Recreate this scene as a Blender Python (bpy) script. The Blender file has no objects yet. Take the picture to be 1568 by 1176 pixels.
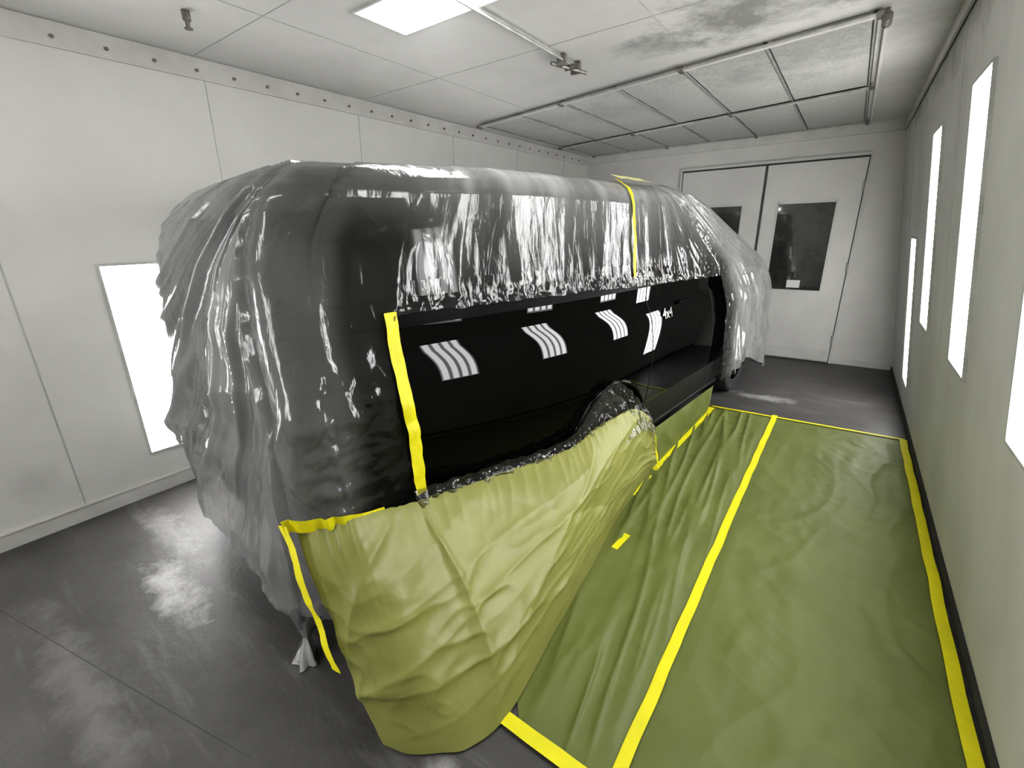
import bpy, bmesh, math, random
from mathutils import Vector, Matrix, noise
import numpy as np
random.seed(7)
scene = bpy.context.scene
try:
    scene.view_settings.view_transform = 'Standard'
    scene.view_settings.look = 'Medium High Contrast'
except Exception as e:
    print(e)
N3 = noise.noise

# ---------------------------------------------------------------- materials
def new_mat(name):
    m = bpy.data.materials.new(name); m.use_nodes = True
    nt = m.node_tree
    for n in list(nt.nodes): nt.nodes.remove(n)
    out = nt.nodes.new('ShaderNodeOutputMaterial')
    return m, nt, out

def add_patches(nt, tc, col, patches, pcol, nsc=4):
    """deposits (dirt / overspray) at given places on the surface: (centre, radius, strength)"""
    for (cx, rad, st) in (patches or []):
        vm = nt.nodes.new('ShaderNodeMapping'); vm.vector_type='POINT'
        vm.inputs['Scale'].default_value = tuple(1.0/x for x in rad)
        vm.inputs['Location'].default_value = tuple(-c/x for c,x in zip(cx,rad))
        nt.links.new(tc.outputs['Object'], vm.inputs[0])
        ln = nt.nodes.new('ShaderNodeVectorMath'); ln.operation='LENGTH'; nt.links.new(vm.outputs[0], ln.inputs[0])
        nn = nt.nodes.new('ShaderNodeTexNoise'); nn.inputs['Scale'].default_value=nsc; nn.inputs['Detail'].default_value=8; nn.inputs['Roughness'].default_value=0.7
        nt.links.new(tc.outputs['Object'], nn.inputs[0])
        ad = nt.nodes.new('ShaderNodeMath'); ad.operation='ADD'; nt.links.new(ln.outputs['Value'], ad.inputs[0])
        ml = nt.nodes.new('ShaderNodeMath'); ml.operation='MULTIPLY_ADD'; ml.inputs[1].default_value=2.6; ml.inputs[2].default_value=-1.3
        nt.links.new(nn.outputs[0], ml.inputs[0]); nt.links.new(ml.outputs[0], ad.inputs[1])
        mr = nt.nodes.new('ShaderNodeMapRange'); mr.inputs[1].default_value=0.25; mr.inputs[2].default_value=1.0
        mr.inputs[3].default_value=st; mr.inputs[4].default_value=0.0
        nt.links.new(ad.outputs[0], mr.inputs[0])
        mx = nt.nodes.new('ShaderNodeMixRGB'); mx.inputs[2].default_value=(*pcol,1)
        nt.links.new(mr.outputs[0], mx.inputs[0]); nt.links.new(col, mx.inputs[1]); col = mx.outputs[0]
    return col

def pmat(name, c1, c2=None, rough=0.5, metal=0.0, nscale=3.0, detail=6, lo=0.35, hi=0.65, stretch=(1,1,1),
         bump=0.0, bscale=20.0, bstretch=(1,1,1), spec=0.5, r2=None, bdist=0.01, smudges=None, bdetail=4):
    m, nt, out = new_mat(name)
    b = nt.nodes.new('ShaderNodeBsdfPrincipled')
    nt.links.new(b.outputs[0], out.inputs[0])
    b.inputs['Roughness'].default_value = rough
    b.inputs['Metallic'].default_value = metal
    b.inputs['Specular IOR Level'].default_value = spec
    tc = nt.nodes.new('ShaderNodeTexCoord')
    mp = nt.nodes.new('ShaderNodeMapping'); mp.inputs['Scale'].default_value = stretch
    nt.links.new(tc.outputs['Object'], mp.inputs[0])
    if c2 is None: c2 = tuple(x*0.9 for x in c1)
    n = nt.nodes.new('ShaderNodeTexNoise'); n.inputs['Scale'].default_value = nscale; n.inputs['Detail'].default_value = detail
    n.inputs['Roughness'].default_value = 0.6
    nt.links.new(mp.outputs[0], n.inputs['Vector'])
    r = nt.nodes.new('ShaderNodeValToRGB')
    r.color_ramp.elements[0].position = lo; r.color_ramp.elements[0].color = (*c1, 1)
    r.color_ramp.elements[1].position = hi; r.color_ramp.elements[1].color = (*c2, 1)
    nt.links.new(n.outputs[0], r.inputs[0])
    col = add_patches(nt, tc, r.outputs[0], smudges, (0.09,0.09,0.085))
    nt.links.new(col, b.inputs['Base Color'])
    if r2 is not None:
        mr = nt.nodes.new('ShaderNodeMapRange')
        mr.inputs[1].default_value = lo; mr.inputs[2].default_value = hi
        mr.inputs[3].default_value = rough; mr.inputs[4].default_value = r2
        nt.links.new(n.outputs[0], mr.inputs[0]); nt.links.new(mr.outputs[0], b.inputs['Roughness'])
    if bump > 0:
        mp2 = nt.nodes.new('ShaderNodeMapping'); mp2.inputs['Scale'].default_value = bstretch
        nt.links.new(tc.outputs['Object'], mp2.inputs[0])
        n2 = nt.nodes.new('ShaderNodeTexNoise'); n2.inputs['Scale'].default_value = bscale; n2.inputs['Detail'].default_value = bdetail
        nt.links.new(mp2.outputs[0], n2.inputs['Vector'])
        bp = nt.nodes.new('ShaderNodeBump'); bp.inputs['Strength'].default_value = bump; bp.inputs['Distance'].default_value = bdist
        nt.links.new(n2.outputs[0], bp.inputs['Height']); nt.links.new(bp.outputs[0], b.inputs['Normal'])
    return m

def emit(name, col, s):
    m, nt, out = new_mat(name)
    e = nt.nodes.new('ShaderNodeEmission'); e.inputs[0].default_value = (*col, 1); e.inputs[1].default_value = s
    nt.links.new(e.outputs[0], out.inputs[0]); return m

M_wall = pmat('wall_paint', (0.60,0.597,0.57), (0.66,0.657,0.63), rough=0.5, nscale=1.3, bump=0.15, bscale=60, bdist=0.003,
              smudges=[((-3.48,0.2,0.32),(0.5,0.12,0.15),0.15)])
M_wallR = pmat('wall_paint_grimy', (0.52,0.517,0.50), (0.62,0.617,0.595), rough=0.55, nscale=1.6, stretch=(1,1,0.45), lo=0.33, hi=0.6, bump=0.2, bscale=40, bdist=0.004,
              smudges=[((0.27,3.6,2.55),(0.5,1.6,0.20),0.5),((0.27,5.6,2.55),(0.5,0.8,0.18),0.5)])
M_wallB = pmat('back_wall_paint', (0.54,0.535,0.515), (0.62,0.615,0.59), rough=0.45, nscale=1.2)
M_ceil = pmat('ceiling_paint', (0.51,0.507,0.49), (0.61,0.607,0.585), rough=0.20, r2=0.27, nscale=0.8, detail=5, lo=0.30, hi=0.60, bump=0.12, bscale=3, bdist=0.03,
              smudges=[((-0.62,2.95,2.62),(0.5,0.36,1),0.65),((-1.1,3.05,2.62),(0.3,0.2,1),0.35),((0.1,3.2,2.62),(0.3,0.9,1),0.25)])
M_trim = pmat('trim_paint', (0.60,0.595,0.57), (0.52,0.515,0.49), rough=0.45, nscale=5)
M_dark = pmat('dark_gap', (0.03,0.03,0.03), (0.05,0.05,0.045), rough=0.8)
M_joint = pmat('joint_filler', (0.035,0.035,0.033), (0.06,0.06,0.055), rough=0.7)
M_metal = pmat('galvanised_metal', (0.50,0.50,0.48), (0.34,0.34,0.33), rough=0.4, metal=0.4, nscale=12)
M_bracket = pmat('bracket_metal', (0.12,0.11,0.10), (0.28,0.27,0.25), rough=0.5, metal=0.6, nscale=25)
M_filter = pmat('filter_media', (0.42,0.42,0.405), (0.52,0.52,0.50), rough=0.95, nscale=60, detail=3, bump=0.6, bscale=120,
              smudges=[((-0.5,3.6,2.6),(0.8,0.7,1),0.4),((-2.2,4.2,2.6),(0.8,0.4,1),0.2)])
M_door = pmat('door_paint', (0.62,0.615,0.59), (0.56,0.555,0.535), rough=0.4, nscale=2)
M_dglass = pmat('door_glass', (0.02,0.022,0.02), (0.05,0.052,0.048), rough=0.04, nscale=3, spec=1.0)
M_white = pmat('white_paper', (0.7,0.7,0.7), rough=0.7)
M_tube = emit('fluorescent_tube', (1.0,0.99,0.975), 24.5)
M_tubeback = emit('fixture_diffuser', (0.97,0.98,1.0), 5.5)
M_black = pmat('black_car_paint', (0.0012,0.0012,0.0012), (0.0016,0.0016,0.0016), rough=0.02, spec=0.23, nscale=1)
M_trimblk = pmat('window_trim_black', (0.0015,0.0015,0.0015), (0.002,0.002,0.002), rough=0.4, spec=0.06)
M_glass = pmat('car_glass', (0.004,0.004,0.004), (0.006,0.006,0.006), rough=0.05, spec=0.3)
M_rubber = pmat('tyre_rubber', (0.015,0.015,0.015), (0.03,0.03,0.03), rough=0.75, nscale=30)
M_plasticblk = pmat('black_plastic', (0.006,0.006,0.006), (0.01,0.01,0.01), rough=0.5, spec=0.25)
M_chrome = pmat('chrome', (0.6,0.6,0.6), (0.5,0.5,0.5), rough=0.12, metal=1.0)
M_red = pmat('tail_lamp', (0.006,0.005,0.005), (0.008,0.006,0.006), rough=0.5, spec=0.1)
M_lamp = pmat('head_lamp', (0.3,0.3,0.3), (0.2,0.2,0.2), rough=0.1)
M_tape = pmat('yellow_tape', (0.78,0.71,0.006), (0.68,0.64,0.008), rough=0.55, nscale=6, bump=0.3, bscale=40)
M_tapepale = pmat('pale_tape', (0.62,0.60,0.28), (0.55,0.54,0.25), rough=0.55, nscale=6)
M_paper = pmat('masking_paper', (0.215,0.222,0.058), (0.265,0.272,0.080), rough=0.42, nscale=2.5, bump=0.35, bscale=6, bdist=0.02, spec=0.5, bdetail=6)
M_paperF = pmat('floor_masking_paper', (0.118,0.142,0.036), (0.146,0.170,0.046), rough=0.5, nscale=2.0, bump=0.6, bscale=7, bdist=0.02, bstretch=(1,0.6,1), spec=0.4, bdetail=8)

def floor_mat():
    m, nt, out = new_mat('painted_concrete')
    b = nt.nodes.new('ShaderNodeBsdfPrincipled'); nt.links.new(b.outputs[0], out.inputs[0])
    tc = nt.nodes.new('ShaderNodeTexCoord')
    def noise_ramp(scale, st, p0, c0, p1, c1, det=8, rg=0.68, rot=0.9, loc=(1.3,0.4,0)):
        mp = nt.nodes.new('ShaderNodeMapping'); mp.inputs['Scale'].default_value = st
        mp.inputs['Rotation'].default_value = (0,0,rot); mp.inputs['Location'].default_value=loc
        nt.links.new(tc.outputs['Object'], mp.inputs[0])
        n = nt.nodes.new('ShaderNodeTexNoise'); n.inputs['Scale'].default_value = scale; n.inputs['Detail'].default_value = det
        n.inputs['Roughness'].default_value = rg
        nt.links.new(mp.outputs[0], n.inputs[0])
        r = nt.nodes.new('ShaderNodeValToRGB')
        r.color_ramp.elements[0].position=p0; r.color_ramp.elements[0].color=(*c0,1)
        r.color_ramp.elements[1].position=p1; r.color_ramp.elements[1].color=(*c1,1)
        nt.links.new(n.outputs[0], r.inputs[0]); return r
    a = noise_ramp(3.0,(1,1.4,1),0.3,(0.046,0.044,0.043),0.75,(0.082,0.079,0.077))
    s = noise_ramp(2.2,(0.5,3.0,1),0.54,(0,0,0),0.78,(0.30,0.30,0.30),det=10,rg=0.72,rot=-0.35)
    mx = nt.nodes.new('ShaderNodeMixRGB'); mx.inputs[2].default_value=(0.32,0.315,0.31,1)
    nt.links.new(s.outputs[0], mx.inputs[0]); nt.links.new(a.outputs[0], mx.inputs[1])
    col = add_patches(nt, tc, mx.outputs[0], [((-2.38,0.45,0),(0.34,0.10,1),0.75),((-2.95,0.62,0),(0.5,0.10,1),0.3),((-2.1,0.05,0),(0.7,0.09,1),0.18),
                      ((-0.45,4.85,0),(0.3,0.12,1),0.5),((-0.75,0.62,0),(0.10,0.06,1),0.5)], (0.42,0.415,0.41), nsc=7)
    nt.links.new(col, b.inputs['Base Color'])
    b.inputs['Roughness'].default_value=0.5
    n2 = nt.nodes.new('ShaderNodeTexNoise'); n2.inputs['Scale'].default_value=35; n2.inputs['Detail'].default_value=6
    nt.links.new(tc.outputs['Object'], n2.inputs[0])
    bp = nt.nodes.new('ShaderNodeBump'); bp.inputs['Strength'].default_value=0.3; bp.inputs['Distance'].default_value=0.006
    nt.links.new(n2.outputs[0], bp.inputs['Height']); nt.links.new(bp.outputs[0], b.inputs['Normal'])
    return m
M_floor = floor_mat()

def plastic_mat(name, glossk=1.25, rough=0.14, bstr=0.40, bsc=6, dfc=0.55):
    m, nt, out = new_mat(name)
    at = nt.nodes.new('ShaderNodeAttribute'); at.attribute_name='haze_highlight'
    tc = nt.nodes.new('ShaderNodeTexCoord')
    n = nt.nodes.new('ShaderNodeTexNoise'); n.inputs['Scale'].default_value=2; n.inputs['Detail'].default_value=3
    mp = nt.nodes.new('ShaderNodeMapping'); mp.inputs['Scale'].default_value=(2,2,0.6)
    nt.links.new(tc.outputs['Object'], mp.inputs[0]); nt.links.new(mp.outputs[0], n.inputs[0])
    mr = nt.nodes.new('ShaderNodeMapRange'); mr.inputs[1].default_value=0.3; mr.inputs[2].default_value=0.7
    mr.inputs[3].default_value=0.75; mr.inputs[4].default_value=1.25
    nt.links.new(n.outputs[0], mr.inputs[0])
    mu = nt.nodes.new('ShaderNodeMath'); mu.operation='MULTIPLY'; mu.use_clamp=True
    nt.links.new(mr.outputs[0], mu.inputs[0]); nt.links.new(at.outputs['Fac'], mu.inputs[1])
    tr = nt.nodes.new('ShaderNodeBsdfTransparent'); tr.inputs[0].default_value=(0.72,0.72,0.72,1)
    df = nt.nodes.new('ShaderNodeBsdfDiffuse'); df.inputs[0].default_value=(dfc,dfc,dfc,1)
    tl = nt.nodes.new('ShaderNodeBsdfTranslucent'); tl.inputs[0].default_value=(0.42,0.42,0.42,1)
    md = nt.nodes.new('ShaderNodeMixShader'); md.inputs[0].default_value=0.25
    nt.links.new(df.outputs[0], md.inputs[1]); nt.links.new(tl.outputs[0], md.inputs[2])
    m1 = nt.nodes.new('ShaderNodeMixShader')
    nt.links.new(mu.outputs[0], m1.inputs[0]); nt.links.new(tr.outputs[0], m1.inputs[1]); nt.links.new(md.outputs[0], m1.inputs[2])
    gl = nt.nodes.new('ShaderNodeBsdfGlossy'); gl.inputs['Roughness'].default_value=rough
    n2 = nt.nodes.new('ShaderNodeTexNoise'); n2.inputs['Scale'].default_value=bsc; n2.inputs['Detail'].default_value=4; n2.inputs['Distortion'].default_value=0.5
    mp2 = nt.nodes.new('ShaderNodeMapping'); mp2.inputs['Scale'].default_value=(3,3,0.8)
    nt.links.new(tc.outputs['Object'], mp2.inputs[0]); nt.links.new(mp2.outputs[0], n2.inputs[0])
    bp = nt.nodes.new('ShaderNodeBump'); bp.inputs['Strength'].default_value=bstr; bp.inputs['Distance'].default_value=0.010
    nt.links.new(n2.outputs[0], bp.inputs['Height'])
    for sh in (gl, df): nt.links.new(bp.outputs[0], sh.inputs['Normal'])
    fr = nt.nodes.new('ShaderNodeFresnel'); fr.inputs[0].default_value=1.45
    nt.links.new(bp.outputs[0], fr.inputs['Normal'])
    m2 = nt.nodes.new('ShaderNodeMixShader')
    ad = nt.nodes.new('ShaderNodeMath'); ad.operation='MULTIPLY'; ad.inputs[1].default_value=glossk; ad.use_clamp=True
    nt.links.new(fr.outputs[0], ad.inputs[0])
    nt.links.new(ad.outputs[0], m2.inputs[0]); nt.links.new(m1.outputs[0], m2.inputs[1]); nt.links.new(gl.outputs[0], m2.inputs[2])
    nt.links.new(m2.outputs[0], out.inputs[0])
    return m
M_film = plastic_mat('plastic_film')
M_filmG = plastic_mat('plastic_film_taut', glossk=1.3, rough=0.10, bstr=0.35, bsc=9)

# ---------------------------------------------------------------- mesh helpers
def mesh_obj(name, verts, faces, mats, parent=None, smooth=False, fmat=None):
    me = bpy.data.meshes.new(name); me.from_pydata([tuple(v) for v in verts], [], faces)
    if not isinstance(mats,(list,tuple)): mats=[mats]
    for m in mats: me.materials.append(m)
    if fmat: me.polygons.foreach_set('material_index', fmat)
    if smooth: me.polygons.foreach_set('use_smooth',[True]*len(me.polygons))
    me.update()
    o = bpy.data.objects.new(name, me); scene.collection.objects.link(o)
    if parent: o.parent = parent
    return o

class MB:
    def __init__(s): s.v=[]; s.f=[]; s.m=[]
    def add(s, vs, fs, mi=0):
        o=len(s.v); s.v+= [tuple(v) for v in vs]; s.f+=[tuple(i+o for i in f) for f in fs]; s.m+=[mi]*len(fs)
    def box(s, o, a, b, c, mi=0):
        o=Vector(o);a=Vector(a);b=Vector(b);c=Vector(c)
        vs=[o+i*a+j*b+k*c for i in(-1,1) for j in(-1,1) for k in(-1,1)]
        fs=[(0,1,3,2),(4,6,7,5),(0,4,5,1),(2,3,7,6),(0,2,6,4),(1,5,7,3)]
        s.add(vs,fs,mi)
    def abox(s, x0,x1,y0,y1,z0,z1,mi=0):
        s.box(((x0+x1)/2,(y0+y1)/2,(z0+z1)/2),((x1-x0)/2,0,0),(0,(y1-y0)/2,0),(0,0,(z1-z0)/2),mi)
    def cyl(s, p, q, r, n=12, mi=0, r2=None):
        p=Vector(p);q=Vector(q);d=(q-p).normalized()
        a=d.orthogonal().normalized(); b=d.cross(a)
        r2 = r if r2 is None else r2
        vs=[];fs=[]
        for i in range(n):
            t=2*math.pi*i/n; w=a*math.cos(t)+b*math.sin(t)
            vs.append(p+w*r); vs.append(q+w*r2)
        for i in range(n):
            j=(i+1)%n; fs.append((2*i,2*j,2*j+1,2*i+1))
        fs.append(tuple(2*i for i in range(n))[::-1]); fs.append(tuple(2*i+1 for i in range(n)))
        s.add(vs,fs,mi)
    def obj(s,name,mats,parent=None,smooth=False,bevel=0):
        o=mesh_obj(name,s.v,s.f,mats,parent,smooth,s.m)
        bm=bmesh.new(); bm.from_mesh(o.data); bmesh.ops.recalc_face_normals(bm,faces=bm.faces); bm.to_mesh(o.data); bm.free()
        if smooth:
            try: o.data.set_sharp_from_angle(angle=math.radians(40))
            except Exception: pass
        if bevel:
            md=o.modifiers.new('bev','BEVEL'); md.width=bevel; md.segments=2; md.limit_method='ANGLE'
        return o

def tube(name, pts, r, mat, parent=None):
    cu=bpy.data.curves.new(name,'CURVE'); cu.dimensions='3D'; cu.bevel_depth=r; cu.bevel_resolution=3
    sp=cu.splines.new('POLY'); sp.points.add(len(pts)-1)
    for i,p in enumerate(pts): sp.points[i].co=(*p,1)
    cu.materials.append(mat)
    o=bpy.data.objects.new(name,cu); scene.collection.objects.link(o)
    if parent:o.parent=parent
    return o

def interp(x, xs, ys): return float(np.interp(x, xs, ys))
def sstep(a,b,x):
    t=max(0.0,min(1.0,(x-a)/(b-a))); return t*t*(3-2*t)
def catmull(P, t):
    ks=[p[0] for p in P]; t=max(ks[0],min(ks[-1],t))
    i=0
    while i<len(ks)-2 and t>ks[i+1]: i+=1
    p1=Vector(P[i][1]);p2=Vector(P[i+1][1])
    p0=Vector(P[i-1][1]) if i>0 else p1*2-p2
    p3=Vector(P[i+2][1]) if i+2<len(P) else p2*2-p1
    u=(t-ks[i])/(ks[i+1]-ks[i])
    return 0.5*((2*p1)+(p2-p0)*u+(2*p0-5*p1+4*p2-p3)*u*u+(3*p1-p0-3*p2+p3)*u**3)

# ---------------------------------------------------------------- camera
cam=bpy.data.cameras.new('camera'); camo=bpy.data.objects.new('camera',cam); scene.collection.objects.link(camo)
cam.sensor_width=36; cam.lens=36*690/1568; cam.clip_start=0.02
R=Matrix(((0.8127,-0.1694,0.5575),(0.5823,0.2701,-0.7668),(-0.02075,0.9478,0.3182)))
camo.matrix_world=Matrix.Translation((0,0,1.6))@R.to_4x4()
scene.camera=camo

# ---------------------------------------------------------------- room
H=2.62; YB=6.6; YF=-2.0
RX=lambda z:0.64-0.1466*z
LX=lambda z:-3.50+0.065*z
def slab(name, quad, n, th, mat):
    q=[Vector(p) for p in quad]; n=Vector(n)*th
    vs=q+[p+n for p in q]
    return mesh_obj(name,vs,[(0,1,2,3),(7,6,5,4),(0,4,5,1),(1,5,6,2),(2,6,7,3),(3,7,4,0)],mat)
slab('floor',[(-3.7,YF-.1,0),(0.85,YF-.1,0),(0.85,YB+.1,0),(-3.7,YB+.1,0)],(0,0,-1),0.1,M_floor)
slab('ceiling',[(-3.7,YF-.1,H),(0.85,YF-.1,H),(0.85,YB+.1,H),(-3.7,YB+.1,H)],(0,0,1),0.1,M_ceil)
slab('wall_right',[(RX(0),YF,0),(RX(0),YB,0),(RX(H),YB,H),(RX(H),YF,H)],(1,0,0),0.1,M_wallR)
slab('wall_left',[(LX(0),YF,0),(LX(0),YB,0),(LX(H),YB,H),(LX(H),YF,H)],(-1,0,0),0.1,M_wall)
slab('wall_back',[(-3.6,YB,0),(0.8,YB,0),(0.8,YB,H),(-3.6,YB,H)],(0,1,0),0.1,M_wallB)
slab('wall_front',[(-3.6,YF,0),(0.8,YF,0),(0.8,YF,H),(-3.6,YF,H)],(0,-1,0),0.1,M_trim)

def wl(y,z,off): return Vector((LX(z)+off,y,z))
def wr(y,z,off): return Vector((RX(z)-off,y,z))
b=MB()
b.box(wl((YF+YB)/2,0.045,0.008),(0.008,0,0),(0,(YB-YF)/2,0),(0,0,0.045)); b.box(wl((YF+YB)/2,0.094,0.010),(0.010,0,0),(0,(YB-YF)/2,0),(0,0,0.004))
b.obj('baseboard_left',[M_trim])
b=MB(); b.box(wr((YF+YB)/2,0.02,0.008),(0.008,0,0),(0,(YB-YF)/2,0),(0,0,0.02)); b.obj('baseboard_right',[M_dark])
b=MB(); b.abox(0.03,0.63,YB-0.012,YB,0,0.07); b.abox(-3.45,-1.97,YB-0.012,YB,0,0.07); b.obj('baseboard_back',[M_trim])
b=MB()
zf=H-0.06
b.box(wl((YF+YB)/2,zf,0.006),(0.006,0,0),(0,(YB-YF)/2,0),(0,0,0.055))
y=YF+0.1
while y<YB:
    c=wl(y,zf-0.01,0.012); b.cyl(c,c+Vector((0.012,0,0)),0.009,8,1); y+=0.21
b.obj('trim_1',[M_trim,M_bracket])
b=MB(); b.box(wr((YF+YB)/2,H-0.05,0.006),(0.006,0,0),(0,(YB-YF)/2,0),(0,0,0.05)); b.obj('trim_2',[M_trim])
b=MB(); b.abox(-3.4,0.28,YB-0.05,YB,H-0.10,H); b.obj('trim_3',[M_trim])
M_seam=pmat('seam_grey',(0.40,0.40,0.38),(0.52,0.52,0.50),rough=0.7,nscale=9)
b=MB()
for y in (-0.75,0.39,1.5,2.6,3.7,4.8,5.9):
    b.box(wl(y,H/2,0.0),(0.003,0,0),(0,0.0022,0),(0.065*(H/2-0.1),0,H/2-0.1))
b.obj('trim_4',[M_seam])
b=MB()
for y in (-1.2,0.1,3.35,5.6):
    b.box(wr(y,H/2,0.0),(0.002,0,0),(0,0.0015,0),(-0.1466*(H/2-0.05),0,H/2-0.05))
b.obj('trim_5',[M_seam])
b=MB()
b.box((-2.4,0.05,0.0004),(1.1,0.25,0),(-0.0003,0.0015,0),(0,0,0.0004))
b.obj('floor_joint',[M_joint])

# ---------------------------------------------------------------- light fixtures
def fixture(o, u, v, n, hu, hv, ntube=4, name='fluorescent_light_fixture'):
    o=Vector(o);u=Vector(u).normalized();v=Vector(v).normalized();n=Vector(n).normalized()
    b=MB()
    b.box(o+n*0.004,u*hu,v*hv,n*0.003,1)
    fw=0.006
    for sgn in(-1,1):
        b.box(o+u*sgn*(hu+fw)+n*0.006,u*fw,v*(hv+2*fw),n*0.007,0)
        b.box(o+v*sgn*(hv+fw)+n*0.006,u*hu,v*fw,n*0.007,0)
    for i in range(ntube):
        c=o+u*hu*2*((i+0.5)/ntube-0.5)
        b.box(c+n*0.0085,u*hu*0.62/ntube,v*(hv-0.015),n*0.0012,2)
    return b.obj(name,[M_seam,M_tubeback,M_tube])
vr=Vector((-0.1466,0,1)).normalized(); nr=Vector((-1,0,-0.1466)).normalized()
vl=Vector((0.065,0,1)).normalized(); nl=Vector((1,0,-0.065)).normalized()
for yc,zc in ((2.79,1.565),(4.02,1.545),(1.70,1.565),(5.0,0.895)):
    fixture(wr(yc,zc,0),(0,1,0),vr,nr,0.18,0.60)
for yc,zc in ((0.95,0.88),(3.6,0.88),(-1.1,0.88)):  # last two are unseen, added for symmetrical lighting
    fixture(wl(yc,zc,0),(0,1,0),vl,nl,0.185,0.59)
for xc,yc in ((-1.55,1.85),(-1.55,-0.7)):
    fixture((xc,yc,H),(0,1,0),(1,0,0),(0,0,-1),0.16,0.56)
fixture((-1.9,YF,1.5),(1,0,0),(0,0,1),(0,1,0),0.18,0.6)  # unseen fixture behind the camera, added to keep the room light

# ---------------------------------------------------------------- ceiling filter bank
yn=lambda x:3.31+0.2*(-x-0.085)
ym=lambda x:4.86+0.22*(-x-0.11)
yf=lambda x:6.48
b=MB(); xs=[-0.09-0.51*i for i in range(7)]
for row in range(2):
    ya,yb=(yn,ym) if row==0 else (ym,yf)
    for i in range(6):
        n=10; g=0.014; vs=[];fs=[]
        for a in range(n+1):
            for c in range(n+1):
                fa=a/n; fc=c/n
                x=xs[i]-g+(xs[i+1]-xs[i]+2*g)*fa; y0=ya(x)+0.03; y1=yb(x)-0.03
                sag=0.010*math.sin(math.pi*fa)*math.sin(math.pi*fc)+0.004*N3(Vector((x*6,fc*8,i)))
                vs.append((x,y0+(y1-y0)*fc,H-0.010-sag))
        for a in range(n):
            for c in range(n):
                k=a*(n+1)+c; fs.append((k,k+1,k+n+2,k+n+1))
        b.add(vs,fs,0)
    for i in range(7):
        x=xs[i]; y0,y1=ya(x),yb(x)
        b.abox(x-0.009,x+0.009,y0,y1,H-0.009,H-0.003,2)
        b.abox(x-0.005,x+0.005,y0,y1,H-0.020,H-0.008,1)
for fn,z in ((yn,H-0.022),(ym,H-0.025),(yf,H-0.015)):
    p0=Vector((xs[0]+0.02,fn(xs[0]),z)); p1=Vector((xs[6]-0.02,fn(xs[6]),z))
    d=(p1-p0)/2; w=Vector((0,0.022,0))
    b.box((p0+p1)/2,d,w,(0,0,0.006),4)
    b.cyl(p0+Vector((0,-0.032,-0.003)),p1+Vector((0,-0.032,-0.003)),0.008,8,1)
    for k in (0,2,4,6):
        c=p0+(p1-p0)*k/6
        b.box(c+Vector((0,-0.015,-0.006)),(0.014,0,0),(0,0.034,0),(0,0,0.010),3)
b.box(((xs[0]+0.05),(yn(xs[0])+6.48)/2,H-0.02),(0.008,0,0),(0,(6.48-yn(xs[0]))/2,0),(0,0,0.010),4)
b.cyl((xs[0]+0.05,yn(xs[0])-0.03,H-0.04),(xs[0]+0.05,yn(xs[0])+0.09,H-0.04),0.022,10,3)
b.obj('ceiling_filter_bank',[M_filter,M_metal,M_dark,M_bracket,M_trim])

b=MB()
b.box((-1.62,2.2,H-0.014),(0.012,0,0),(0,0.82,0),(0,0,0.006),0)
b.cyl((-1.60,1.4,H-0.035),(-1.60,3.0,H-0.035),0.008,8,0)
b.box((-1.61,2.80,H-0.035),(0.03,0,0),(0,0.010,0),(0,0,0.03),1)
b.box((-1.61,2.98,H-0.035),(0.032,0,0),(0,0.012,0),(0,0,0.032),1)
b.cyl((-1.66,2.76,H-0.05),(-1.56,3.03,H-0.06),0.011,8,1)
b.cyl((-1.64,2.9,H-0.05),(-1.55,2.9,H-0.05),0.016,8,1)
b.obj('ceiling_rail',[M_metal,M_bracket])
b=MB()
for y in (0.2,1.45,2.65): b.abox(-3.3,0.2,y,y+0.004,H-0.002,H-0.0005)
b.abox(-2.5,-2.496,YF,3.9,H-0.002,H-0.0005); b.abox(-1.0,-0.996,YF,3.3,H-0.002,H-0.0005)
b.obj('trim_6',[pmat('ceiling_seam',(0.30,0.30,0.29),(0.42,0.42,0.41),rough=0.5,nscale=9)])
b=MB(); b.cyl((-2.72,1.20,H),(-2.72,1.20,H-0.04),0.018,12,0); b.cyl((-2.72,1.20,H-0.04),(-2.72,1.20,H-0.07),0.010,10,0)
b.cyl((-2.72,1.20,H-0.07),(-2.72,1.20,H-0.075),0.018,12,0); b.obj('fire_sprinkler',[M_bracket])

# ---------------------------------------------------------------- doors
def door(name,x0,x1,wx0,wx1,z1,wz0,wz1,hinge_right,sign=False):
    b=MB(); ya=YB-0.035; yb=YB-0.001; g=0.006
    b.abox(x0+g,wx0,ya,yb,0.02,z1); b.abox(wx1,x1-g,ya,yb,0.02,z1)
    b.abox(wx0,wx1,ya,yb,0.02,wz0); b.abox(wx0,wx1,ya,yb,wz1,z1)
    b.abox(wx0,wx1,YB-0.02,YB-0.014,wz0,wz1,1)
    for (a,c,d,e) in ((wx0-.02,wx0+.006,wz0-.02,wz1+.02),(wx1-.006,wx1+.02,wz0-.02,wz1+.02)):
        b.abox(a,c,ya-0.006,ya,d,e,2)
    for (d,e) in ((wz0-.02,wz0+.006),(wz1-.006,wz1+.02)):
        b.abox(wx0,wx1,ya-0.006,ya,d,e,2)
    b.abox(x0+g,x1-g,ya-0.004,ya,0.02,0.16,2)
    hx = x1-0.01 if hinge_right else x0+0.01
    for z in (0.3,1.15,2.0): b.cyl((hx,ya-0.008,z-0.05),(hx,ya-0.008,z+0.05),0.009,8,3)
    if sign: b.abox(wx0+0.22,wx0+0.36,YB-0.024,YB-0.021,wz0+0.03,wz0+0.12,4)
    b.obj(name,[M_door,M_dglass,M_trim,M_metal,M_white])
door('door_1',-0.945,0.02,-0.78,-0.20,2.29,0.86,1.86,True,True)
door('door_2',-1.93,-0.965,-1.72,-1.17,2.29,0.86,1.86,False)
b=MB()
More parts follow.
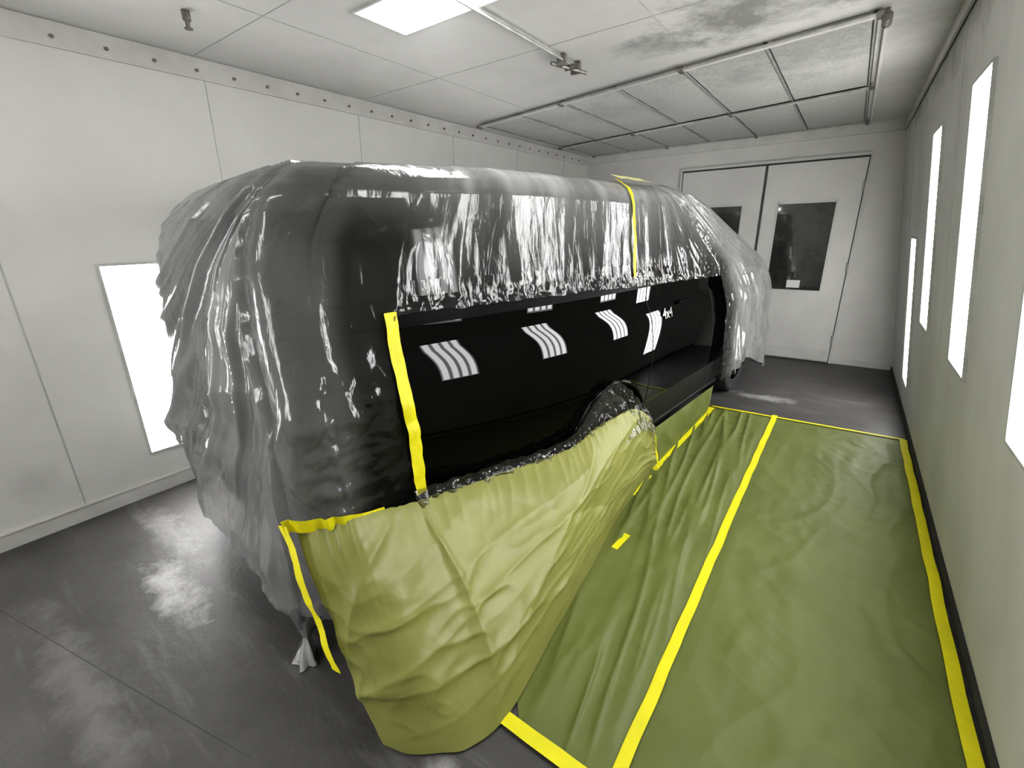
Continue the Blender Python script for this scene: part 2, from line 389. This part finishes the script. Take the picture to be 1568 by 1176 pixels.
b.abox(0.02,0.045,YB-0.03,YB,0,2.34,0); b.abox(-1.965,-1.94,YB-0.03,YB,0,2.34,0); b.abox(-1.94,0.02,YB-0.03,YB,2.31,2.34,0)
b.abox(0.012,0.022,YB-0.036,YB-0.03,0,2.31,1); b.abox(-0.958,-0.951,YB-0.036,YB-0.02,0,2.3,1); b.abox(-1.94,0.02,YB-0.034,YB-0.02,2.295,2.31,1)
b.obj('trim_7',[M_trim,M_dark])

# ---------------------------------------------------------------- SUV
P0=Vector((-1.13,0.70,0)); SD=Vector((0.103,0.9947,0)).normalized(); LD=Vector((-SD.y,SD.x,0))
def V(s,l,z): return P0+SD*s+LD*l+Vector((0,0,z))
_is=np.linspace(0,2.4,97)
_sl=np.interp(_is,[0,0.3,0.6,1.1,1.65,2.0,2.4],[14.5,13.8,13.4,10.2,4.8,1.6,0])
_in=np.zeros_like(_is)
for i in range(len(_is)-2,-1,-1): _in[i]=_in[i+1]+math.tan(math.radians((_sl[i]+_sl[i+1])/2))*(_is[1]-_is[0])
_in*=0.88
def ins(s): return float(np.interp(s,_is,_in))
suv=bpy.data.objects.new('suv',None); scene.collection.objects.link(suv)
top_s=[0.0,0.05,0.12,0.22,0.36,0.7,1.8,2.5,3.0,3.4,3.9,4.1,4.6,4.8,4.88]
top_z=[1.42,1.54,1.68,1.74,1.77,1.80,1.81,1.78,1.68,1.53,1.34,1.29,1.20,1.10,0.95]
hw_s=[0.0,0.05,0.15,0.25,3.7,4.4,4.75,4.85,4.88]
hw_w=[0.90,0.95,0.985,1.0,1.0,0.985,0.94,0.86,0.80]
BASE=[(0,0.26),(0.55,0.26),(0.84,0.265),(0.93,0.28),(0.978,0.33),(0.992,0.42),(0.999,0.52),(1.0,0.62),(1.0,0.74),(0.9985,0.84),
          (0.994,0.92),(0.987,0.98),(0.9795,1.025),(0.970,1.065),(0.960,1.097),(0.949,1.125),(0.937,1.150),(0.924,1.175),(0.9225,1.26),(0.9205,1.34),(0.920,1.352)]
def section(s):
    tz=interp(s,top_s,top_z); hw=interp(s,hw_s,hw_w)*(1-ins(s)*1.0)
    belt=min(1.352,tz-0.05)
    pts=[(x*hw, z if z<0.8 else 0.8+(z-0.8)*(belt-0.8)/(1.352-0.8)) for x,z in BASE]
    f=(tz-belt)/0.46
    xin=interp(f,[0.1,1],[0.80,0.865])
    pts+=[((0.905)*hw,belt+0.02*f)]
    for a in (0.25,0.5,0.7): pts.append(((0.905+(xin-0.905)*a/0.75)*hw, belt+(tz-belt)*a))
    for a,x in ((0.84,xin-0.02),(0.93,xin-0.055),(0.98,xin-0.12),(1.0,xin-0.22)): pts.append((x*hw,belt+(tz-belt)*a))
    pts.append((0,tz+0.02)); return pts
stations=sorted(set([0,0.015,0.03,0.05,0.08,0.12,0.17,0.22,0.25]+[round(0.30+0.06*i,3) for i in range(36)]+[2.45+0.12*i for i in range(20)]+[4.77,4.8,4.83,4.86,4.88]))
vs=[];fs=[];n=None
for s in stations:
    P=section(s); ring=[(1.0-x,z) for x,z in P]+[(1.0+x*0.93,z) for x,z in P[-2:0:-1]]
    n=len(ring)
    for l,z in ring: vs.append(V(s,l,z))
for i in range(len(stations)-1):
    for j in range(n):
        k=(j+1)%n; fs.append((i*n+j,(i+1)*n+j,(i+1)*n+k,i*n+k))
fs.append(tuple(range(n))); fs.append(tuple(range((len(stations)-1)*n,len(stations)*n))[::-1])
body=mesh_obj('body',vs,fs,[M_black,M_glass,M_plasticblk,M_trimblk],suv)
bm=bmesh.new(); bm.from_mesh(body.data); bmesh.ops.recalc_face_normals(bm,faces=bm.faces); bm.to_mesh(body.data); bm.free()
WR=1.66; WF=4.22; AZ=0.36; AR=0.385
cut=MB()
for s in (WR,WF):
    cut.cyl(V(s,-0.2,AZ),V(s,0.28,AZ),AR,48); cut.cyl(V(s,1.68,AZ),V(s,2.2,AZ),AR,48)
cuto=cut.obj('cutter',[M_plasticblk])
md=body.modifiers.new('arch','BOOLEAN'); md.operation='DIFFERENCE'; md.object=cuto; md.solver='EXACT'
dg=bpy.context.evaluated_depsgraph_get(); dg.update()
nm=bpy.data.meshes.new_from_object(body.evaluated_get(dg)); body.modifiers.clear(); body.data=nm
bpy.data.objects.remove(cuto)
for p in body.data.polygons:
    p.use_smooth=True
    c=p.center-P0; s=c.dot(SD); z=c.z; nn=p.normal
    if 1.27<z<=1.38 and s<3.5: p.material_index=3
    elif z>1.37 and p.area<0.2:
        side=abs(nn.dot(LD))>0.6
        if side and z<1.68 and ((0.45<s<1.35) or (1.45<s<2.3) or (2.4<s<3.2)): p.material_index=1
        elif nn.dot(SD)>0.25 and 2.9<s<3.9: p.material_index=1
        elif nn.dot(SD)<-0.3 and s<0.25: p.material_index=1
    if z<0.55: p.material_index=2
try: body.data.set_sharp_from_angle(angle=math.radians(20))
except Exception as e: print(e)
def wheel(s,l,sg):
    b=MB(); k=0.335/0.385; c=V(s,l,0.335); ax=LD*sg
    prof=[(0.0,0.235),(0.0,0.30),(-0.012,0.34),(0.0,0.372),(0.03,0.385),(0.11,0.387),(0.20,0.385),(0.235,0.37),(0.245,0.33),(0.235,0.25),(0.235,0.235)]
    nseg=48; vs=[];fs=[]
    for i in range(nseg):
        t=2*math.pi*i/nseg; w=SD*math.cos(t)+Vector((0,0,1))*math.sin(t)
        for a,r in prof: vs.append(c+ax*a+w*r*k)
    m=len(prof)
    for i in range(nseg):
        kk=(i+1)%nseg
        for j in range(m-1): fs.append((i*m+j,kk*m+j,kk*m+j+1,i*m+j+1))
    b.add(vs,fs,0)
    b.cyl(c+ax*0.05,c+ax*0.2,0.206,32,1)
    b.cyl(c+ax*0.005,c+ax*0.06,0.05,20,1)
    for i in range(6):
        t=2*math.pi*i/6; w=SD*math.cos(t)+Vector((0,0,1))*math.sin(t); w2=w.cross(ax)
        b.box(c+ax*0.03+w*0.12,w*0.09,w2*0.022,ax*0.018,1)
    return b.obj('wheel',[M_rubber,M_bracket],suv,smooth=True)
for s in(WR,WF):
    wheel(s,0.05,1); wheel(s,1.86,-1)
b=MB()
for (s0,s1,z0,z1,hl) in ((-0.035,0.06,0.36,0.62,0.70),(4.82,4.93,0.34,0.62,0.80)):
    b.box(V((s0+s1)/2,1.0,(z0+z1)/2),SD*(s1-s0)/2,LD*hl,Vector((0,0,(z1-z0)/2)))
b.obj('bumpers',[M_plasticblk],suv,bevel=0.03)
b=MB()
for l in (0.43,1.52): b.box(V(0.02,l,1.02),SD*0.026,LD*0.05,Vector((0,0,0.17)))
b.obj('tail_lamps',[M_red],suv,bevel=0.015)
b=MB()
for l in (0.32,1.62): b.box(V(4.84,l,0.90),SD*0.05,LD*0.14,Vector((0,0,0.06)))
b.obj('head_lamps',[M_lamp],suv,bevel=0.02)
b=MB(); b.box(V(4.88,1.0,0.84),SD*0.015,LD*0.45,Vector((0,0,0.09)))
b.obj('grille',[M_plasticblk],suv,bevel=0.01)
def side_l(z,s=2.4):
    P=section(s)
    return interp(z,[p[1] for p in P[3:26]],[1-p[0] for p in P[3:26]])
seam=[V(2.12,side_l(z,2.12)-0.0005,z) for z in np.linspace(1.33,0.80,14)]+[V(2.12-0.13*((0.80-z)/0.5)**1.3,side_l(z,2.1)-0.0005,z) for z in np.linspace(0.78,0.32,10)]
tube('door_seam_1',seam,0.0022,M_plasticblk,suv)
tube('door_seam_2',[V(3.2,side_l(z)-0.0005,z) for z in np.linspace(1.33,0.35,20)],0.0022,M_plasticblk,suv)
arch=[]
for t in np.linspace(0.0,math.pi,40):
    ss=WR+(AR+.012)*math.cos(t); zz=AZ+(AR+.012)*math.sin(t); arch.append(V(ss,side_l(max(0.35,zz),ss)-0.003,zz))
tube('arch_lip_rear',arch,0.010,M_black,suv)
b=MB(); b.box(V(2.62,side_l(1.12)-0.014,1.12),SD*0.085,LD*0.010,Vector((0,0,0.012)))
b.obj('door_handle',[M_black],suv,bevel=0.005)
b=MB(); b.box(V(2.85,0.06,0.30),SD*0.70,LD*0.04,Vector((0,0,0.02))); b.obj('running_board',[M_plasticblk],suv,bevel=0.012)
tc=bpy.data.curves.new('badge','FONT'); tc.body='4x4'; tc.size=0.10; tc.extrude=0.003; tc.bevel_depth=0.001
tc.materials.append(M_chrome)
to=bpy.data.objects.new('badge',tc); scene.collection.objects.link(to); to.parent=suv
zx=-LD; xx=SD; yy=zx.cross(xx)
to.matrix_world=Matrix.Translation(V(2.27,side_l(1.04)-0.006,1.04))@Matrix(((xx.x,yy.x,zx.x),(xx.y,yy.y,zx.y),(xx.z,yy.z,zx.z))).to_4x4()@Matrix.Rotation(math.radians(-12),4,'X')

# ---------------------------------------------------------------- plastic sheet
PS0,PS1=0.39,3.36
s0_z=lambda z:interp(z,[0,0.15,0.5,0.7,0.9,1.3,1.5,1.7,1.78,1.83,1.86],[-0.05,-0.07,-0.07,-0.055,-0.035,-0.02,0.0,0.045,0.085,0.14,0.22])
s1_z=lambda z:interp(z,[0.1,0.9,1.10,1.20,1.32,1.40,1.5,1.67,1.80,1.86],[4.93,4.93,4.90,4.86,4.68,4.40,4.02,3.45,3.0,2.75])
li_z=lambda z:interp(z,[0.1,0.5,1.0,1.1,1.2,1.33,1.6,1.75,1.81,1.84,1.86],[-0.05,-0.035,-0.015,0.015,0.045,0.058,0.082,0.10,0.125,0.165,0.22])
cols=[]
cols+= [('R',f) for f in np.concatenate([np.linspace(0.12,PS0,26),np.linspace(PS0+0.008,PS1,290),np.linspace(PS1+0.008,4.73,100)])]
cols+= [('FR',f) for f in np.linspace(0.05,0.95,24)]
cols+= [('F',f) for f in np.linspace(0,1,60)]
cols+= [('FL',f) for f in np.linspace(0.05,0.95,16)]
cols+= [('L',f) for f in np.linspace(4.73,0.12,110)]
cols+= [('BL',f) for f in np.linspace(0.02,0.98,50)]
cols+= [('B',f) for f in np.linspace(0,1,280)]
cols+= [('BR',f) for f in np.linspace(0.02,0.98,40)]
SB0,SB1=0.12,4.73
def ringpos(kind,f,z):
    rad=0.13; rl=0.34; s0=s0_z(z); s1=s1_z(z); li=li_z(z); la=li
    lb=1.88-li*0.7-0.09*sstep(1.25,1.8,z)
    kin=1-0.5*sstep(1.5,1.86,z)
    lr=li+ins(0.1)*kin
    def smap(sb,ra):
        if sb<0.8: return (s0+ra)+(sb-SB0)/(0.8-SB0)*(0.8-(s0+ra))
        if sb>2.2: return 2.2+(sb-2.2)/(SB1-2.2)*((s1-rad)-2.2)
        return sb
    if kind=='R':
        s=smap(f,rad); return s,li+min(ins(s),ins(0.1))*kin,(0,-1)
    if kind=='L': return smap(f,rl),lb,(0,1)
    if kind=='F': return s1,la+rad+(lb-la-2*rad)*f,(1,0)
    if kind=='B': return s0,lb-rl-(lb-lr-rad-rl)*f,(-1,0)
    t=f*math.pi/2
    if kind=='FR': return s1-rad+rad*math.sin(t),la+rad-rad*math.cos(t),(math.sin(t),-math.cos(t))
    if kind=='FL': return s1-rad+rad*math.cos(t),lb-rad+rad*math.sin(t),(math.cos(t),math.sin(t))
    if kind=='BL': return s0+rl-rl*math.sin(t),lb-rl+rl*math.cos(t),(-math.sin(t),math.cos(t))
    if kind=='BR': return s0+rad-rad*math.cos(t),lr+rad-rad*math.sin(t),(-math.cos(t),-math.sin(t))
def ridged(x,y,sd=0.0):
    v=1-abs(N3(Vector((x,y,sd))))*2.2
    return max(0.0,v)**2
def fold(x,y,sd=0.0):
    v=1-abs(N3(Vector((x,y,sd))))*2.6
    return max(0.0,v)**1.5
NR1,NR2,NR3=80,74,26
ptab=[];pc=0;prev=None
for kind,f in cols:
    s_,l_,_n=ringpos(kind,f,0.8)
    if prev is not None: pc+=math.hypot(s_-prev[0],l_-prev[1])
    prev=(s_,l_); ptab.append(pc)
PT=pc
verts=[];haze_highlight=[]
nrow=NR1+NR2+NR3+1
for ci,(kind,f) in enumerate(cols):
    s_,l_,nn=ringpos(kind,f,0.8); p=ptab[ci]
    back=kind in('B','BL') or (kind=='L' and f<1.5)
    pr=PT-p-0.1
    if kind=='BR': wrear=1-sstep(0.1,0.8,f)
    elif kind in('B','BL','F','FL','FR','L'): wrear=1.0
    else: wrear=sstep(PS1+0.0,PS1+0.5,f)
    if kind=='B': zl=0.16-0.06*math.exp(-((l_-0.44)/0.12)**2)+0.02*N3(Vector((p*3,0,0)))
    elif kind in('F','FR','FL'): zl=0.14+0.03*N3(Vector((p*3,0,0)))
    elif kind=='R' and f>PS1: zl=interp(f,[PS1,4.0,4.5,4.8],[0.33,0.42,0.25,0.14])+0.02*N3(Vector((p*5,0,0)))
    elif kind=='L': zl=0.22+0.03*N3(Vector((p*3,0,0)))
    else: zl=0.20
    if kind=='R': zsp=interp(f,[0,PS0,1.3,3.3,4.0,5],[1.32,1.315,1.31,1.24,1.2,1.15])+0.012*N3(Vector((p*9,3,0)))+0.008*N3(Vector((p*30,3,0)))
    elif kind in('F','FR','FL'): zsp=1.15
    elif kind=='L': zsp=interp(f,[0,3.3,5],[1.3,1.25,1.15])
    else: zsp=1.31
    for r in range(nrow):
        k=0
        if r<=NR1: z=zl+(zsp-zl)*r/NR1
        elif r<=NR1+NR2: z=zsp+(1.86-zsp)*(r-NR1)/NR2
        else: z=1.86; k=(r-NR1-NR2)/NR3
        s,l,n2=ringpos(kind,f,z)
        zz=z
        if k>0:
            l=l+(0.98-l)*k; sc=max(0.95,min(2.3,s)); s=s+(sc-s)*k; zz=1.86+0.03*math.sin(k*math.pi/2)
        zz-=0.030*(1-sstep(0.1,1.1,s))*sstep(1.5,1.8,z)
        upw=sstep(1.15,1.6,z)
        if back:
            ph=math.atan2(pr+0.15,2.15-z)
            q=ph*3.8+0.20*N3(Vector((pr*1.3,z*1.3,0)))
            big=fold(q,z*0.5,1.0); mid=fold(q*2.3+0.5*z,z*0.9,4.0); fin=fold(q*6+z,z*1.8,7.0)
            A=(1-0.5*upw)*(1-0.9*k)
            d=0.014+A*(0.060*big+0.030*mid+0.009*fin)*(0.6+0.4*sstep(0.1,0.6,z))
            d+=0.018*A*abs(N3(Vector((pr*3,z*2.5,3))))
            d+=0.012*A*fold(z*3.2+pr*0.8,pr*1.1,21.0)
        else:
            q=p+0.10*math.sin(z*2.1+p)
            big=fold(q*2.0,z*0.6,1.0); mid=fold(q*4.0+z,z*1.0,4.0); fin=fold(q*9,z*2.0,7.0)
            A=wrear*(1-0.5*upw)*(1-0.9*k)
            d=0.012+A*(0.040*big+0.024*mid+0.008*fin)
        sd=(1-wrear)
        wob=N3(Vector((p*0.9,0,2)))
        fan=fold(p*3.4+(z-1.33)*5*wob,(z-1.3)*0.8,9.0)
        fan2=fold(p*9-(z-1.33)*8*wob,(z-1.3)*1.6,3.0)
        d+=sd*(0.010*fan+0.003*fan2)*(0.3+0.7*sstep(1.85,1.35,z))
        e=0.0
        if kind=='R': e=math.exp(-((z-zsp)/0.06)**2) if PS0-0.02<f<PS1+0.15 else 0
        ek=0.7
        if kind=='BR' or (kind=='R' and f<PS0): e=max(e,0.8*(sstep(1.4,0.9,z))*(sstep(0.2,0.8,f) if kind=='BR' else 1)); ek=1.0
        if kind=='R' and PS1<f<PS1+0.25: e=max(e,0.6)
        if e>0.02:
            vv=Vector((p*10,z*12,0)); vv2=Vector((p*28,z*26,5))
            d+=ek*e*(0.032*abs(N3(vv))+0.018*abs(N3(vv2)))
        n2x=Vector((n2[0],n2[1],0)); up=sstep(1.76,1.86,z)*0.7+0.3*k
        base=V(s,l,zz); nw=(SD*n2x.x+LD*n2x.y)*(1-up)+Vector((0,0,1))*up
        dd=d*(1-0.6*k)*(1-0.5*up)
        verts.append(base+nw*dd)
        hs=interp(z,[1.29,1.36,1.46,1.60,1.75,1.82,1.86],[0.01,0.03,0.07,0.15,0.28,0.44,0.58])  # film cloudier towards the roof edge, painting in its bright highlight
        h=0.38
        if kind=='R':
            h=hs*(1-wrear)*(0.8+0.5*fan+0.25*fan2)+0.38*wrear
            tt=sstep(PS0+0.0,PS0+0.35,f); ta=sstep(0.12,0.24,f)
            dk=(1-ta)*0.20+ta*(0.025+0.25*sstep(1.55,1.88,z))
            h=h*tt+(1-tt)*dk
        if kind=='BR': h=0.28-0.08*f
        if back:
            h=0.24+0.18*big+0.12*mid+0.05*fin  # film haze raised on fold crests: painted fold highlights
        if k>0: h=h+(0.58-h)*min(1,k*4)  # roof film whitened: highlight painted into the haze
        haze_highlight.append(h)
faces=[];nc=len(cols);fm=[]
for i in range(nc):
    j=(i+1)%nc
    ki,fi=cols[i]; kj,fj=cols[j]
    ex=(ki=='R' and kj=='R' and fi>=PS0-1e-6 and fj<=PS1+0.009)
    gl_=(ki=='R' and 0.14<fi<PS0)
    for r in range(nrow-1):
        if ex and r<NR1: continue
        faces.append((i*nrow+r,j*nrow+r,j*nrow+r+1,i*nrow+r+1))
        fm.append(1 if ((gl_ and r<NR1+6) or (ex and r<NR1+16)) else 0)
sheet=mesh_obj('plastic_sheet',verts,faces,[M_film,M_filmG],None,True,fm)
at=sheet.data.attributes.new('haze_highlight','FLOAT','POINT'); at.data.foreach_set('value',haze_highlight)
c=Vector((-1.48,0.60,0))
n=18; vs=[];fs=[]
hts=[(0.22,0.06),(0.16,0.035),(0.12,0.016),(0.10,0.016),(0.07,0.028),(0.03,0.040),(0.004,0.048)]
for z,r in hts:
    for i in range(n):
        t=2*math.pi*i/n; rr=r*(1+0.35*math.sin(5*t+z*30)); vs.append(c+Vector((rr*math.cos(t),rr*math.sin(t)*0.8+z*0.2,z)))
for a in range(len(hts)-1):
    for i in range(n): fs.append((a*n+i,a*n+(i+1)%n,(a+1)*n+(i+1)%n,(a+1)*n+i))
kn=mesh_obj('knot',vs,fs,[M_film],sheet,True)
a2=kn.data.attributes.new('haze_highlight','FLOAT','POINT'); a2.data.foreach_set('value',[0.5]*n*3+[1.3]*n*4)

# ---------------------------------------------------------------- masking paper bib
T=[(0,(-1.335,.60,.715)),(.09,(-1.265,.655,.715)),(.17,(-1.215,.76,.70)),(.25,(-1.225,1.02,.605)),(.4,(-1.165,1.43,.54)),(.55,(-1.03,1.88,.52)),(.65,(-.985,2.10,.56)),(.74,(-.955,2.3,.57)),(.84,(-.925,2.54,.55)),(.93,(-.90,2.74,.44)),(1.0,(-.88,2.86,.30))]
B=[(0,(-.97,.57,.012)),(.09,(-.88,.60,.010)),(.17,(-.80,.66,.010)),(.25,(-.73,.73,.010)),(.4,(-.69,.90,.012)),(.55,(-.735,1.3,.012)),(.65,(-.775,1.7,.012)),(.78,(-.83,2.15,.012)),(1,(-.86,2.75,.012))]
NQ,NV=320,140
def crease(u,v,a,c0,wd):
    t=(u*math.cos(a)+v*math.sin(a)-c0)/wd
    return math.exp(-abs(t)*1.6)
CR=[(0.30,0.62,0.04,0.014),(0.9,0.60,0.04,0.012),(-0.5,0.30,0.04,-0.010),(1.2,0.9,0.04,0.012),(0.6,0.72,0.04,0.010),(1.45,0.74,0.04,0.012),(1.0,0.45,0.05,0.009)]
verts=[];faces=[]
for i in range(NQ+1):
    q=i/NQ; t=catmull(T,q); bb=catmull(B,q)
    o=Vector((1,-0.15,0)).normalized() if q>0.3 else Vector((0.3+q*2,-1+q*3,0)).normalized()
    for j in range(NV+1):
        v=j/NV
        p=t.lerp(bb,v)
        env=math.sin(math.pi*min(1,v**0.75))
        bul=0.045*math.sin(math.pi*v**0.7)*interp(q,[0,0.15,0.3,0.6,0.8,1],[0.05,0.6,1.0,1.0,0.8,0.3])
        w=0.018*N3(Vector((q*4+1.2*v,v*1.6,8)))*env
        ang=math.atan2((q-0.245)*2.2,v+0.04)
        w+=0.028*fold(ang*2.2,0.4,2.0)*env*(1-0.6*v)
        w+=0.012*ridged(q*3.2+v*1.5,v*1.2-q*2,6.0)*env
        for (a,c0,wd,am) in CR: w+=am*crease(q,v,a,c0,wd)*env
        w+=0.009*fold(q*8+v*4,v*6-q*5,16.0)*env*sstep(0.1,0.4,v)
        w+=0.014*ridged(q*40,v*1.2,3.0)*math.exp(-v*8)
        w+=0.018*fold(v*6+q*2,q*5,31.0)*sstep(0.55,0.85,v)*(1-v)*2
        p=p+o*(bul+w)
        p.z=max(p.z,0.008)
        verts.append(p)
for i in range(NQ):
    for j in range(NV):
        a=i*(NV+1)+j; faces.append((a,a+1,a+NV+2,a+NV+1))
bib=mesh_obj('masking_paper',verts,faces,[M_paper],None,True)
bibv=verts
def bibp(i,j): return Vector(bibv[i*(NV+1)+j])

def ribbon(name,pts,wdirs,width,mat,parent=None,jit=0.15,lift=None,sub=6):
    P=[]
    for k in range(len(pts)-1):
        for m in range(sub): P.append((Vector(pts[k]).lerp(Vector(pts[k+1]),m/sub),k+m/sub))
    P.append((Vector(pts[-1]),len(pts)-1))
    vs=[];fs=[]
    for p,t in P:
        wd=Vector(wdirs if not isinstance(wdirs,list) else wdirs[min(int(round(t)),len(wdirs)-1)]).normalized()
        j1=jit*width*N3(Vector((p.x*6,p.y*6,p.z*6))); off=Vector(lift or (0,0,0))
        for a in (-0.5,0,0.5): vs.append(p+wd*(a*width+j1)+off*(1+0.6*abs(N3(p*12+Vector((a*9,0,0))))))
    for i in range(len(P)-1):
        for a in range(2): fs.append((i*3+a,i*3+a+1,i*3+a+4,i*3+a+3))
    return mesh_obj(name,vs,fs,[mat],parent,True)
tape=bpy.data.objects.new('masking_tape',None); scene.collection.objects.link(tape)

# crumpled film along lower panel edge and stuffed over the wheel arch
vs=[];fs=[];hz=[];NS=340;NW=40
for i in range(NS+1):
    q=0.25+(0.96-0.25)*i/NS; t=catmull(T,q)
    bump_=0.17*math.exp(-((q-0.735)/0.10)**2)
    ww=interp(q,[0.2,0.5,0.62,0.75,0.9],[0.14,0.15,0.18,0.18,0.16])+bump_
    for j in range(NW+1):
        v=j/NW
        z=t.z+0.045+bump_-v*ww; vv_=max(0,(t.z+0.03-z)/0.14)
        out=0.006+0.05*vv_*vv_+0.03*vv_
        e=math.sin(math.pi*min(1,v*0.9+0.1))
        d=0.030*abs(N3(Vector((q*45,z*16,1))))*e+0.014*abs(N3(Vector((q*110,z*40,4))))*e
        base=Vector((t.x-0.012,t.y,z+0.014*N3(Vector((q*50,0,0)))))
        vs.append(base+Vector((1,-0.1,0))*(out+d)); hz.append(0.03)
for i in range(NS):
    for j in range(NW):
        a=i*(NW+1)+j; fs.append((a,a+1,a+NW+2,a+NW+1))
ef=mesh_obj('edge_film',vs,fs,[M_filmG],sheet,True)
a3=ef.data.attributes.new('haze_highlight','FLOAT','POINT'); a3.data.foreach_set('value',hz)

# ---------------------------------------------------------------- floor paper
NX,NY=190,340; verts=[];faces=[]
for i in range(NX+1):
    for j in range(NY+1):
        u=i/NX; v=j/NY
        y=0.86+(4.34-0.86)*v
        xl=interp(y,[0.86,0.95,1.7,2.6,4.34],[-0.62,-0.70,-0.84,-0.93,-0.82]); xr=0.585
        x=xl+(xr-xl)*u
        e=min(1,min(u,1-u)*14)*min(1,min(v,1-v)*25)
        dx=min(1,abs(x+0.30)*14)
        wx=x+0.12*N3(Vector((x*1.5,y*1.5,40))); wy=y+0.25*N3(Vector((x*1.5,y*1.2,50)))
        w=0.005*ridged(wx*2.6+0.5*wy,wy*0.8,1.0)+0.004*fold(wx*7-0.8*wy,wy*1.4,4.0)+0.003*fold(wx*5+wy*3,wy*5,9.0)
        lf=sstep(-0.25,-0.5,x)
        w+=lf*0.018*ridged(x*13+y*1.5,y*0.8,7.0)
        w+=0.004*abs(N3(Vector((wx*2,wy*2,3))))+0.003*abs(N3(Vector((wx*9,wy*7,13))))
        verts.append((x,y,0.004+w*e*dx))
for i in range(NX):
    for j in range(NY):
        a=i*(NY+1)+j; faces.append((a,a+NY+1,a+NY+2,a+1))
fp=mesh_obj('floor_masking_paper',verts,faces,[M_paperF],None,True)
vs=[];fs=[]
for i in range(61):
    for j in range(21):
        y=2.62+(4.12-2.62)*i/60; v=j/20
        xb=interp(y,[2.6,4.3],[-0.87,-0.80]); xt=-1.2025+0.1035*y+0.0
        z=0.006+0.27*v; x=xb+(xt-xb)*v**0.8
        x+=0.02*ridged(y*5,v,2.0)*math.sin(math.pi*v)
        vs.append((x,y,z))
for i in range(60):
    for j in range(20):
        a=i*21+j; fs.append((a,a+21,a+22,a+1))
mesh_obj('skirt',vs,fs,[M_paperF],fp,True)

def ft(pts,w,jit=0.12):
    pts=[Vector((p[0],p[1],0.0)) for p in pts]
    d=(pts[-1]-pts[0]).normalized(); wd=Vector((-d.y,d.x,0))
    ribbon('floor_strip',[p+Vector((0,0,0.009)) for p in pts],wd,w,M_tape,tape,jit=jit,lift=(0,0,0.004),sub=24)
ft([(-0.305,0.84),(-0.30,2.6),(-0.285,4.36)],0.042)
ft([(0.585,0.84),(0.585,2.6),(0.59,4.34)],0.045)
ft([(-0.80,4.30),(0.60,4.345)],0.028)
ft([(-0.70,0.87),(0.60,0.865)],0.05)
ft([(-0.865,2.44),(-0.79,4.26)],0.05)
ft([(-0.74,1.90),(-0.725,2.05)],0.035)
ribbon('skirt_strip',[(-0.84,2.84,0.02),(-0.87,2.84,0.15),(-0.88,2.84,0.27)],(0,1,0),0.018,M_tape,tape,lift=(0.02,0,0))
zsL=[]
for z in np.linspace(1.33,0.60,14):
    s=0.36; zsL.append(V(s,li_z(z)+ins(s)-0.012,z))
ribbon('panel_edge_strip',zsL,SD,0.055,M_tape,tape,jit=0.3,lift=-LD*0.026)
ts=[V(1.87+0.02*(z-1.4),li_z(z)+ins(1.88)*0.8-0.012,z) for z in np.linspace(1.34,1.82,12)]
ts+= [V(1.88,li_z(1.86)-0.0,1.875)]
ribbon('roof_strip',ts,SD,0.028,M_tape,tape,jit=0.1,lift=-LD*0.016+Vector((0,0,0.004)))
ribbon('roof_patch',[V(1.83,0.18,1.868),V(2.2,0.18,1.868)],(LD+Vector((0,0,0.35))),0.08,M_tapepale,tape,lift=(0.01,0,0.012))
top=[bibp(i,0)+Vector((0.0,-0.016,0.0)) for i in range(0,75,5)]
ribbon('bib_top_strip',top,(0,-0.2,1),0.05,M_tape,tape,jit=0.3,lift=(0.004,-0.012,0))
lef=[bibp(1,j)+Vector((-0.008,-0.022,0)) for j in range(0,90,8)]
ribbon('bib_side_strip',lef,(1,0.0,0.25),0.05,M_tape,tape,jit=0.4,lift=(0,-0.012,0.002))

w=bpy.data.worlds.new('world'); scene.world=w; w.use_nodes=True
w.node_tree.nodes['Background'].inputs[0].default_value=(0.5,0.5,0.5,1); w.node_tree.nodes['Background'].inputs[1].default_value=0.3
